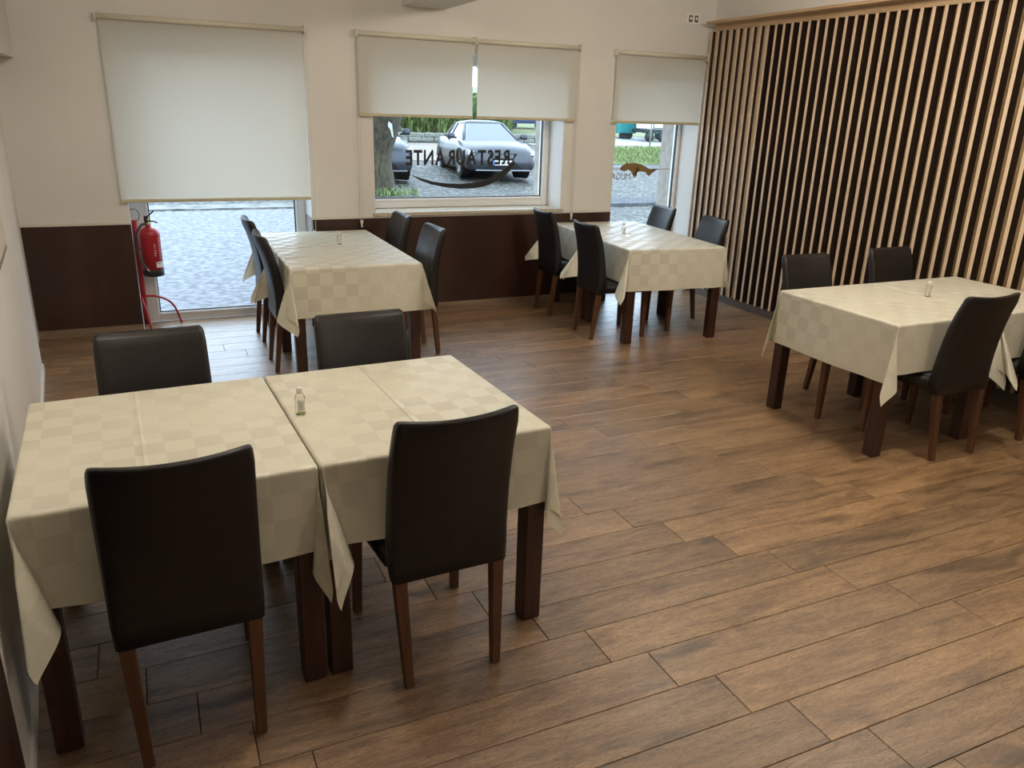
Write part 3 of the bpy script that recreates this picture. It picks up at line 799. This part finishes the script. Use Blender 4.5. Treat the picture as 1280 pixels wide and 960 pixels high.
for k in range(9): rows.append((318 + rr.uniform(-1, 1), 318 + rr.uniform(8, 17), .145 + k * .019, .150 + k * .019))
for k in range(6): rows.append((286 + rr.uniform(-1, 3), 292 + rr.uniform(2, 7), .165 + k * .018, .173 + k * .018))
patch('instruction_print', 0, 0, 0, 0, print_white, .0772, rows)

# ------------------------------------------------------------------ ceiling lamps
for i, (x, y, pw) in enumerate(LAMPS):
    t = thing('ceiling_light', 'round white ceiling lamp above the ' + ('left window table', 'right window table', 'front table', 'slatted wall table', 'entrance side left', 'entrance side right')[i], 'lamp', (x, y, CEIL), 0, 'round ceiling lamps')
    lathe('housing', [(.15, -.03), (.155, -.025), (.155, 0.0), (.15, 0.0)], white_plastic, t, seg=32)
    ld = bpy.data.lights.new('lamp_glow', 'POINT'); ld.shadow_soft_size = .12; ld.energy = pw * 1.75; ld.color = LAMP_COLOR
    lo_ = bpy.data.objects.new('lamp_glow', ld); C.objects.link(lo_); lo_.parent = t; lo_.location = (0, 0, -.17)

# ------------------------------------------------------------------ outdoors
def G(y): return -.03 + (0 if y < 20 else .05 * (y - 20))
def ground_mesh(x0, x1, y0, y1, dz=0.0, ny=2):
    bm = bmesh.new(); rows = sorted(set([y0, y1] + [y for y in (20, 60) if y0 < y < y1]))
    vr = [[bm.verts.new((x, y, G(y) + dz)) for x in (x0, x1)] for y in rows]
    for a, b in zip(vr, vr[1:]): bm.faces.new((a[0], a[1], b[1], b[0]))
    return bm
def slab(nm, x0, x1, y0, y1, dz, m, label, th=.2):
    bm = ground_mesh(x0, x1, y0, y1, dz)
    r = bmesh.ops.extrude_face_region(bm, geom=list(bm.faces))
    for v in r['geom']:
        if isinstance(v, bmesh.types.BMVert): v.co.z -= th
    bmesh.ops.recalc_face_normals(bm, faces=bm.faces)
    o = finish(nm, bm, m); struct(o, label, 'ground'); return o
slab('cobbled_yard', -40, 60, 7.31, 34, 0, cobble, 'wet grey cobblestone yard outside the windows')
slab('asphalt_street', -14, 3.4, 7.31, 14.5, .012, asphalt, 'wet pale grey asphalt outside the left window', .1)
slab('dirt_strip', 4.5, 13.2, 24.2, 29.8, .015, noise_mat('dirt', (.16, .13, .10), (.22, .185, .15), 1.5, .8, .2), 'sandy strip behind the parked cars', .1)
slab('field_ground', -40, 80, 34, 120, 0, noise_mat('field_earth', (.10, .13, .05), (.2, .2, .1), 1, .9), 'ground of the field behind the wall')
slab('grass_patch', 14.4, 40, 23.4, 29.5, .02, noise_mat('grass', (.08, .11, .03), (.13, .16, .055), 6, .9, .5, detail=6), 'green grass patch outside the right window', .1)
slab('pavement_far', 14.4, 60, 29.7, 33.9, .02, noise_mat('gravel', (.24, .24, .24), (.34, .34, .34), 8, .8, .3), 'pale gravel path beyond the grass', .1)
slab('mud_strip', -14, 3.4, 14.75, 15.35, .02, noise_mat('mud', (.07, .07, .06), (.2, .2, .18), 3, .7, .4), 'dark muddy edge of the street', .1)
b = struct(box('trim_9', 5.5, 30, 13.9, 14.9, -.2, .03, noise_mat('kerb_stone', (.07, .075, .08), (.11, .115, .12), 5, .8, .2, spec=.1)), 'dark grey kerb step outside the right window')

def blades(name, x0, x1, y0, y1, n, hmin, hmax, w, mts, label, cat, seed, lean=.35, base=None):
    rnd = random.Random(seed); bm = bmesh.new()
    for i in range(n):
        x, y = rnd.uniform(x0, x1), rnd.uniform(y0, y1); h = rnd.uniform(hmin, hmax); a = rnd.uniform(0, 2 * pi)
        dx, dy = math.cos(a), math.sin(a); zb = G(y) if base is None else base; ww = w * rnd.uniform(.6, 1.3); l = lean * h * rnd.uniform(.3, 1.2)
        p0, p1, p2 = V((x, y, zb)), V((x + dx * l * .3, y + dy * l * .3, zb + h * .65)), V((x + dx * l, y + dy * l, zb + h * rnd.uniform(.75, 1)))
        s = V((-dy, dx, 0)) * ww
        v = [bm.verts.new(p0 - s * .6), bm.verts.new(p0 + s * .6), bm.verts.new(p1 + s), bm.verts.new(p1 - s), bm.verts.new(p2)]
        mi = rnd.randrange(len(mts))
        f1 = bm.faces.new((v[0], v[1], v[2], v[3])); f2 = bm.faces.new((v[3], v[2], v[4])); f1.material_index = f2.material_index = mi
    o = finish(name, bm, mats=mts); tag(o, label, cat, kind='stuff'); return o
gm = [mat('leaf_a', (.12, .185, .045), .5), mat('leaf_b', (.21, .27, .085), .5), mat('leaf_c', (.07, .115, .03), .5)]
# corn plants: clumps of arching blades above the stone wall
rnd = random.Random(5); bm = bmesh.new()
for i in range(2400):
    y = rnd.uniform(31.6, 37.5); x = rnd.uniform(7.5, 16.9); z = G(y)
    if x > .452 * y: continue
    for k in range(9):
        a = rnd.uniform(0, 2 * pi); h = rnd.uniform(.02, 1.9); dx, dy = math.cos(a), math.sin(a); l = rnd.uniform(.25, .50)
        s = V((-dy, dx, 0)) * .026
        p0 = V((x, y, z + h * .7)); p1 = p0 + V((dx * l * .5, dy * l * .5, .38)); p2 = p0 + V((dx * l, dy * l, .42))
        v = [bm.verts.new(p0), bm.verts.new(p1 + s), bm.verts.new(p1 - s), bm.verts.new(p2)]
        f = bm.faces.new((v[0], v[1], v[3], v[2])); f.material_index = rnd.randrange(3)
tag(finish('corn_field', bm, mats=gm), 'tall green corn plants behind the stone wall beyond the cars', 'crop', kind='stuff')
blades('grass_tuft', 4.2, 5.35, 16.3, 17.0, 300, .05, .20, .009, gm, 'green weeds around the foot of the tree trunk', 'grass', 9, lean=1.0)
blades('lawn_grass', 14.5, 24, 23.5, 28.5, 6000, .06, .20, .02, [mat('lawn_a', (.12, .165, .04), .6), mat('lawn_b', (.17, .20, .07), .6)], 'bright green grass blades outside the right window', 'grass', 10)
# low stone wall with individual stones
lw = thing('stone_wall', 'low grey stone wall between the dirt strip and the corn', 'wall', (11.5, 30.4, G(30.4)))
sm = noise_mat('rough_grey_stone', (.13, .135, .11), (.23, .235, .20), 3, .9, .5)
box('wall_core', -4.4, 6.0, -.12, .22, -.3, .32, sm, lw)
rnd = random.Random(8); me_s = []
for k in range(6):
    bm = bmesh.new(); add_box(bm, -.5, .5, -.5, .5, -.5, .5, .12, 1)
    for v in bm.verts: v.co += V((rnd.uniform(-.05, .05), rnd.uniform(-.05, .05), rnd.uniform(-.05, .05)))
    me = bpy.data.meshes.new('stone'); bm.to_mesh(me); bm.free(); me.materials.append(sm); me_s.append(me)
for row in range(2):
    x = -4.4 + rnd.uniform(0, .1)
    while x < 5.8:
        l = rnd.uniform(.34, .60)
        o = bpy.data.objects.new('stone', me_s[rnd.randrange(6)]); C.objects.link(o); o.parent = lw
        o.location = (x + l / 2, -.13, .10 + row * .17); o.scale = (l * .96, .14, .165); x += l
# tree trunk
def tree():
    t = thing('tree', 'thick rough tree trunk outside at the left of the middle window', 'tree', (4.62, 17.35, G(17.3)))
    rnd = random.Random(3); bm = bmesh.new(); seg = 20; rings = []
    for i in range(26):
        z = i * .16; r = .33 + .16 * math.exp(-z * 2.2) + .36 * max(0, (z - .75)); r = min(r, .66)
        if z > 2.2: r = max(.16, .60 - (z - 2.2) * .22)
        rings.append([bm.verts.new((r * math.cos(a) * (1 + .08 * math.sin(3 * a + z) + rnd.uniform(-.03, .03)) - .02 * z, r * math.sin(a) * (1 + .06 * math.sin(5 * a)) , z)) for a in [2 * pi * k / seg for k in range(seg)]])
    for a, b in zip(rings, rings[1:]):
        for k in range(seg): bm.faces.new((a[k], a[(k + 1) % seg], b[(k + 1) % seg], b[k]))
    bm.faces.new(rings[-1])
    bark = noise_mat('tree_bark', (.018, .015, .008), (.075, .062, .036), 9, .95, .9, detail=8, mapscale=(2, 2, .7), bscale=14)
    finish('trunk', bm, bark, t, True)
    for (p, r1) in (([(.2, 0, 1.9), (.8, .1, 2.7), (1.5, .2, 3.8)], .20), ([(-.3, 0, 2.0), (-1.0, -.1, 2.9), (-1.7, 0, 4.2)], .20), ([(-.1, 0, 3.8), (0, .3, 5.2), (.4, .5, 6.5)], .18)):
        tube('branch', smooth_curve(p), r1, bark, t, 12, r2=.07)
    bm = bmesh.new()
    for i in range(4500):
        c = V((rnd.gauss(0, 1.5), rnd.gauss(0, 1.5), 5.6 + rnd.gauss(0, .8))); a = rnd.uniform(0, 2 * pi); s = rnd.uniform(.06, .13)
        u = V((math.cos(a), math.sin(a), rnd.uniform(-.5, .5))) * s; w = V((-math.sin(a), math.cos(a), rnd.uniform(-.5, .5))) * s * .6
        bm.faces.new([bm.verts.new(c - u), bm.verts.new(c + w), bm.verts.new(c + u), bm.verts.new(c - w)]).material_index = rnd.randrange(3)
    o = finish('foliage', bm, parent=t, mats=gm); o['kind'] = 'stuff'
    # torn pale notice / peeled bark patch
    bm = bmesh.new(); pts = [(-.10, 1.64), (.02, 1.62), (.00, 1.50), (.10, 1.44), (.13, 1.30), (.16, 1.16), (.12, 1.18), (.07, 1.32), (-.02, 1.42), (-.06, 1.54)]
    vs = [bm.verts.new((.16 + x * .9, -.47 - .36 * max(0, z - 1.2) * .9, z)) for x, z in pts]; bm.faces.new(vs)
    finish('peeled_bark', bm, mat('peeled_bark', (.55, .55, .50), .8), t)
tree()

# cars
def car(name, label, loc, heading, paintcol, scale=(1, 1, 1), group='parked cars outside'):
    t = thing(name, label, 'car', loc, heading, group); t.scale = scale
    bodym = mat(name + '_paint_' + str(round(paintcol[0], 3)), paintcol, .28, .55)
    glass = mat('car_glass', (.05, .065, .075), .06, 0, 1.0)
    dark = mat('car_dark', (.006, .006, .007), .6, spec=.2)
    tyre = mat('tyre', (.012, .012, .012), .7); rimm = mat('alloy_rim', (.45, .46, .48), .3, .9)
    lampm = mat('headlight_glass', (.30, .33, .36), .12, 0, .8)
    chrome = mat('car_chrome', (.30, .31, .32), .35, 1.0)
    # lower body, stations: x, halfwidth, z bottom, z shoulder, z centre
    stt = [(-2.34, .62, .42, .80, .86), (-2.26, .80, .30, .92, .98), (-1.9, .88, .24, .98, 1.03), (-1.37, .915, .22, .97, 1.02), (-.6, .90, .20, .93, .98), (.2, .90, .20, .92, .97), (.9, .905, .20, .90, .96),
           (1.37, .92, .21, .86, .92), (1.8, .90, .20, .77, .85), (2.1, .885, .19, .70, .79), (2.27, .84, .19, .62, .71), (2.36, .74, .22, .54, .62)]
    bm = bmesh.new(); rings = []
    for x, w, zb, zs, zc in stt:
        m_ = zb + (zs - zb) * .55
        half = [(w * .86, zb), (w * .97, zb + .06), (w, m_ - .05), (w * .985, m_ + .08), (w * .93, zs), (w * .72, zs + (zc - zs) * .55), (w * .35, zc - .01)]
        pts = [(0, zb)] + half + [(0, zc)] + [(-a, b) for a, b in reversed(half)]
        rings.append([bm.verts.new((x, a, b)) for a, b in pts])
    n = len(rings[0])
    for a, b in zip(rings, rings[1:]):
        for k in range(n): bm.faces.new((a[k], a[(k + 1) % n], b[(k + 1) % n], b[k]))
    bm.faces.new(rings[0]); bm.faces.new(list(reversed(rings[-1])))
    bmesh.ops.recalc_face_normals(bm, faces=bm.faces)
    finish('car_body', bm, bodym, t, True)
    # cabin
    low = [(1.12, .70), (.95, .80), (-.2, .83), (-1.2, .80), (-1.75, .62)]; top = [(.30, .42), (.18, .52), (-.3, .57), (-.75, .54), (-1.05, .42)]
    zl, zt = .90, 1.34
    lo_r = low + [(x, -y) for x, y in reversed(low)]; up_r = top + [(x, -y) for x, y in reversed(top)]
    bm = bmesh.new(); a = [bm.verts.new((x, y, zl)) for x, y in lo_r]; b = [bm.verts.new((x, y, zt)) for x, y in up_r]
    for k in range(len(a)): bm.faces.new((a[k], a[(k + 1) % len(a)], b[(k + 1) % len(a)], b[k]))
    bm.faces.new(b); bmesh.ops.recalc_face_normals(bm, faces=bm.faces)
    finish('cabin_glass', bm, glass, t)
    bm = bmesh.new(); rr_ = []
    for s, z in ((1.03, 1.330), (1.0, 1.360), (.80, 1.400), (.45, 1.425), (.1, 1.43)):
        rr_.append([bm.verts.new((-.35 + (x + .35) * s, y * s, z)) for x, y in up_r])
    for p, q in zip(rr_, rr_[1:]):
        for k in range(len(p)): bm.faces.new((p[k], p[(k + 1) % len(p)], q[(k + 1) % len(p)], q[k]))
    bm.faces.new(rr_[-1]); bmesh.ops.recalc_face_normals(bm, faces=bm.faces)
    finish('roof', bm, bodym, t, True)
    for sy in (-1, 1):
        for (p, q, r) in (((1.14, .735, .88), (.20, .515, 1.345), .032), ((-.30, .845, .9), (-.32, .57, 1.345), .022), ((-1.70, .69, .92), (-.98, .47, 1.345), .06)):
            bm = bmesh.new(); add_tube(bm, [(p[0], p[1] * sy, p[2]), (q[0], q[1] * sy, q[2])], r, 8); finish('pillar', bm, bodym, t, True)
        bm = bmesh.new(); add_tube(bm, [(.72, sy * .84, .95), (.72, sy * .93, 1.0)], .025, 8); add_box(bm, .64, .80, sy * .99 - .10, sy * .99 + .10, .94, 1.08, .035, 2)
        finish('side_mirror', bm, bodym, t, True)
        bm = bmesh.new(); add_prism(bm, [(2.02, .60), (2.22, .555), (2.325, .575), (2.24, .655), (2.05, .70)], sy * .56, sy * .862, axis='y')
        bm2 = bm
        finish('headlight', bm2, lampm, t)
        bm = bmesh.new(); add_prism(bm, [(sy * .50, .30), (sy * .74, .28), (sy * .72, .44), (sy * .56, .46)], 2.20, 2.325, axis='x'); finish('air_inlet', bm, dark, t)
        for xw in (1.37, -1.37):
            bm = bmesh.new(); add_tube(bm, [(xw, sy * .60, .37), (xw, sy * .914, .35)], .372, 28); finish('wheel_arch', bm, dark, t)
            bm = bmesh.new(); add_tube(bm, [(xw, sy * .70, .335), (xw, sy * .918, .325)], .325, 28); w_ = finish('wheel', bm, tyre, t)
            bm = bmesh.new(); add_tube(bm, [(xw, sy * .89, .325), (xw, sy * .922, .325)], .225, 20)
            for k in range(5):
                an = 2 * pi * k / 5
                add_tube(bm, [(xw, sy * .925, .325), (xw + .2 * math.cos(an), sy * .925, .325 + .2 * math.sin(an))], .022, 6)
            finish('rim', bm, rimm, w_)
    bm = bmesh.new(); add_prism(bm, [(-.36, .61), (.36, .61), (.25, .45), (.52, .235), (-.52, .235), (-.25, .45)], 2.30, 2.375, axis='x'); finish('grille', bm, dark, t)
    bm = bmesh.new()
    for k in range(5): add_box(bm, 2.372, 2.38, -.27 + abs(k - 2) * .01, .27 - abs(k - 2) * .01, .50 + k * .022, .506 + k * .022)
    finish('grille_bars', bm, chrome, t)
    bm = bmesh.new(); add_box(bm, 2.20, 2.385, -.70, .70, .195, .222, .008); finish('front_lip', bm, chrome, t)
    pl = box('number_plate', 2.378, 2.392, -.26, .26, .335, .445, label_white, t)
    box('blue_strip', 2.391, 2.394, -.26, -.222, .335, .445, mat('plate_blue', (.05, .15, .5), .5), pl)
    box('yellow_strip', 2.391, 2.394, .222, .26, .335, .445, mat('plate_yellow', (.7, .55, .05), .5), pl)
    bm = bmesh.new()
    for k, yy in enumerate((-.17, -.11, -.04, .03, .10, .17)): add_box(bm, 2.391, 2.3945, yy - .02, yy + .02, .36, .42)
    finish('plate_characters', bm, mat('plate_grey', (.12, .12, .12), .5), pl)
    return t
hd = math.atan2(-.99, -.15)
def car_at(name, label, ax, ay, hd, col, scale):
    # ax, ay: front axle centre on the ground
    x, y = ax - math.cos(hd) * 1.37 * scale[0], ay - math.sin(hd) * 1.37 * scale[0]
    c = car(name, label, (x, y, G(ay) + .0), hd, col, scale)
    c.rotation_euler = (0, -math.atan(.035), hd)
    return c
car_at('coupe_car', 'grey-blue coupe parked facing the middle window', 8.62, 20.10, hd, (.060, .062, .070), (1.02, 1.04, 1.05))
car_at('parked_car', 'dark blue-grey car half hidden behind the tree trunk', 5.22, 19.9, hd + .04, (.05, .056, .066), (1, 1.02, 1.14))

# containers and sign behind the right window
teal = mat('teal_paint', (.012, .17, .165), .5); bluep = mat('container_blue', (.015, .035, .12), .5)
def container(label, x, y, w, d, h, m, rz=0):
    t = thing('container', label, 'container', (x, y, G(y)), rz)
    box('container_body', -w / 2, w / 2, -d / 2, d / 2, .25, h, m, t, .03)
    bm = bmesh.new()
    for k in range(int(w / .35)): add_box(bm, -w / 2 + .12 + k * .35, -w / 2 + .24 + k * .35, -d / 2 - .03, -d / 2 + .01, .35, h - .12)
    finish('ribs', bm, m, t)
    for sx in (-1, 1):
        bm = bmesh.new(); add_tube(bm, [(sx * (w / 2 - .3), -d / 2 + .1, .17), (sx * (w / 2 - .3), -d / 2 + .3, .17)], .17, 14); finish('container_wheel', bm, black_rub, t)
    bm = bmesh.new(); add_box(bm, -w / 2 - .03, w / 2 + .03, -d / 2 - .03, d / 2 + .03, h, h + .1, .02); finish('lid', bm, m, t)
    return t
container('dark blue skip container at the right edge of the middle window', 18.0, 38.3, 2.0, 1.2, 2.0, bluep)
container('teal container at the left, outside the right window', 20.9, 33.4, .9, 1.2, 1.9, teal)
container('teal container nearest the sign post', 23.1, 33.4, 1.3, 1.2, 1.9, teal)
tr = thing('trailer', 'small white trailer between the teal containers', 'trailer', (21.6, 32.0, G(32.0)))
box('trailer_box', -.5, .5, -.5, .5, .55, 1.7, label_white, tr, .04); box('chassis', -.7, .7, -.5, .5, .40, .55, black_rub, tr, .01)
for sx in (-1, 1): tube('wheel', [(sx * .35, -.52, .22), (sx * .35, -.40, .22)], .22, black_rub, tr, 14)
sg = thing('street_sign', 'grey sign post with a small white sign outside the right window', 'sign', (19.17, 28.37, G(28.37) + .02))
tube('pole', [(0, 0, 0), (0, 0, 2.6)], .035, mat('galvanised', (.45, .47, .48), .4, .6), sg, 10)
box('sign_board', .08, .72, -.02, 0, .80, 1.22, mat('sign_frame', (.08, .09, .10), .5), sg); box('sign_face', .13, .67, -.028, -.02, .85, 1.17, label_white, sg)
tw = thing('tree', 'distant green tree seen in the slot between the two middle blinds', 'tree', (22.5, 50, G(50)))
bm = bmesh.new(); rnd = random.Random(12)
for i in range(2500):
    c = V((rnd.gauss(0, 1.5), rnd.gauss(0, 1.2), 5.0 + rnd.gauss(0, 1.0))); a = rnd.uniform(0, 2 * pi); s = .2
    u = V((math.cos(a), math.sin(a), rnd.uniform(-.5, .5))) * s; w = V((-math.sin(a), math.cos(a), rnd.uniform(-.5, .5))) * s
    bm.faces.new([bm.verts.new(c - u), bm.verts.new(c + w), bm.verts.new(c + u), bm.verts.new(c - w)]).material_index = rnd.randrange(3)
o = finish('foliage', bm, parent=tw, mats=gm); o['kind'] = 'stuff'
tube('trunk', [(0, 0, 0), (0, 0, 4.8)], .2, mat('far_bark', (.1, .08, .06), .9), tw, 10)
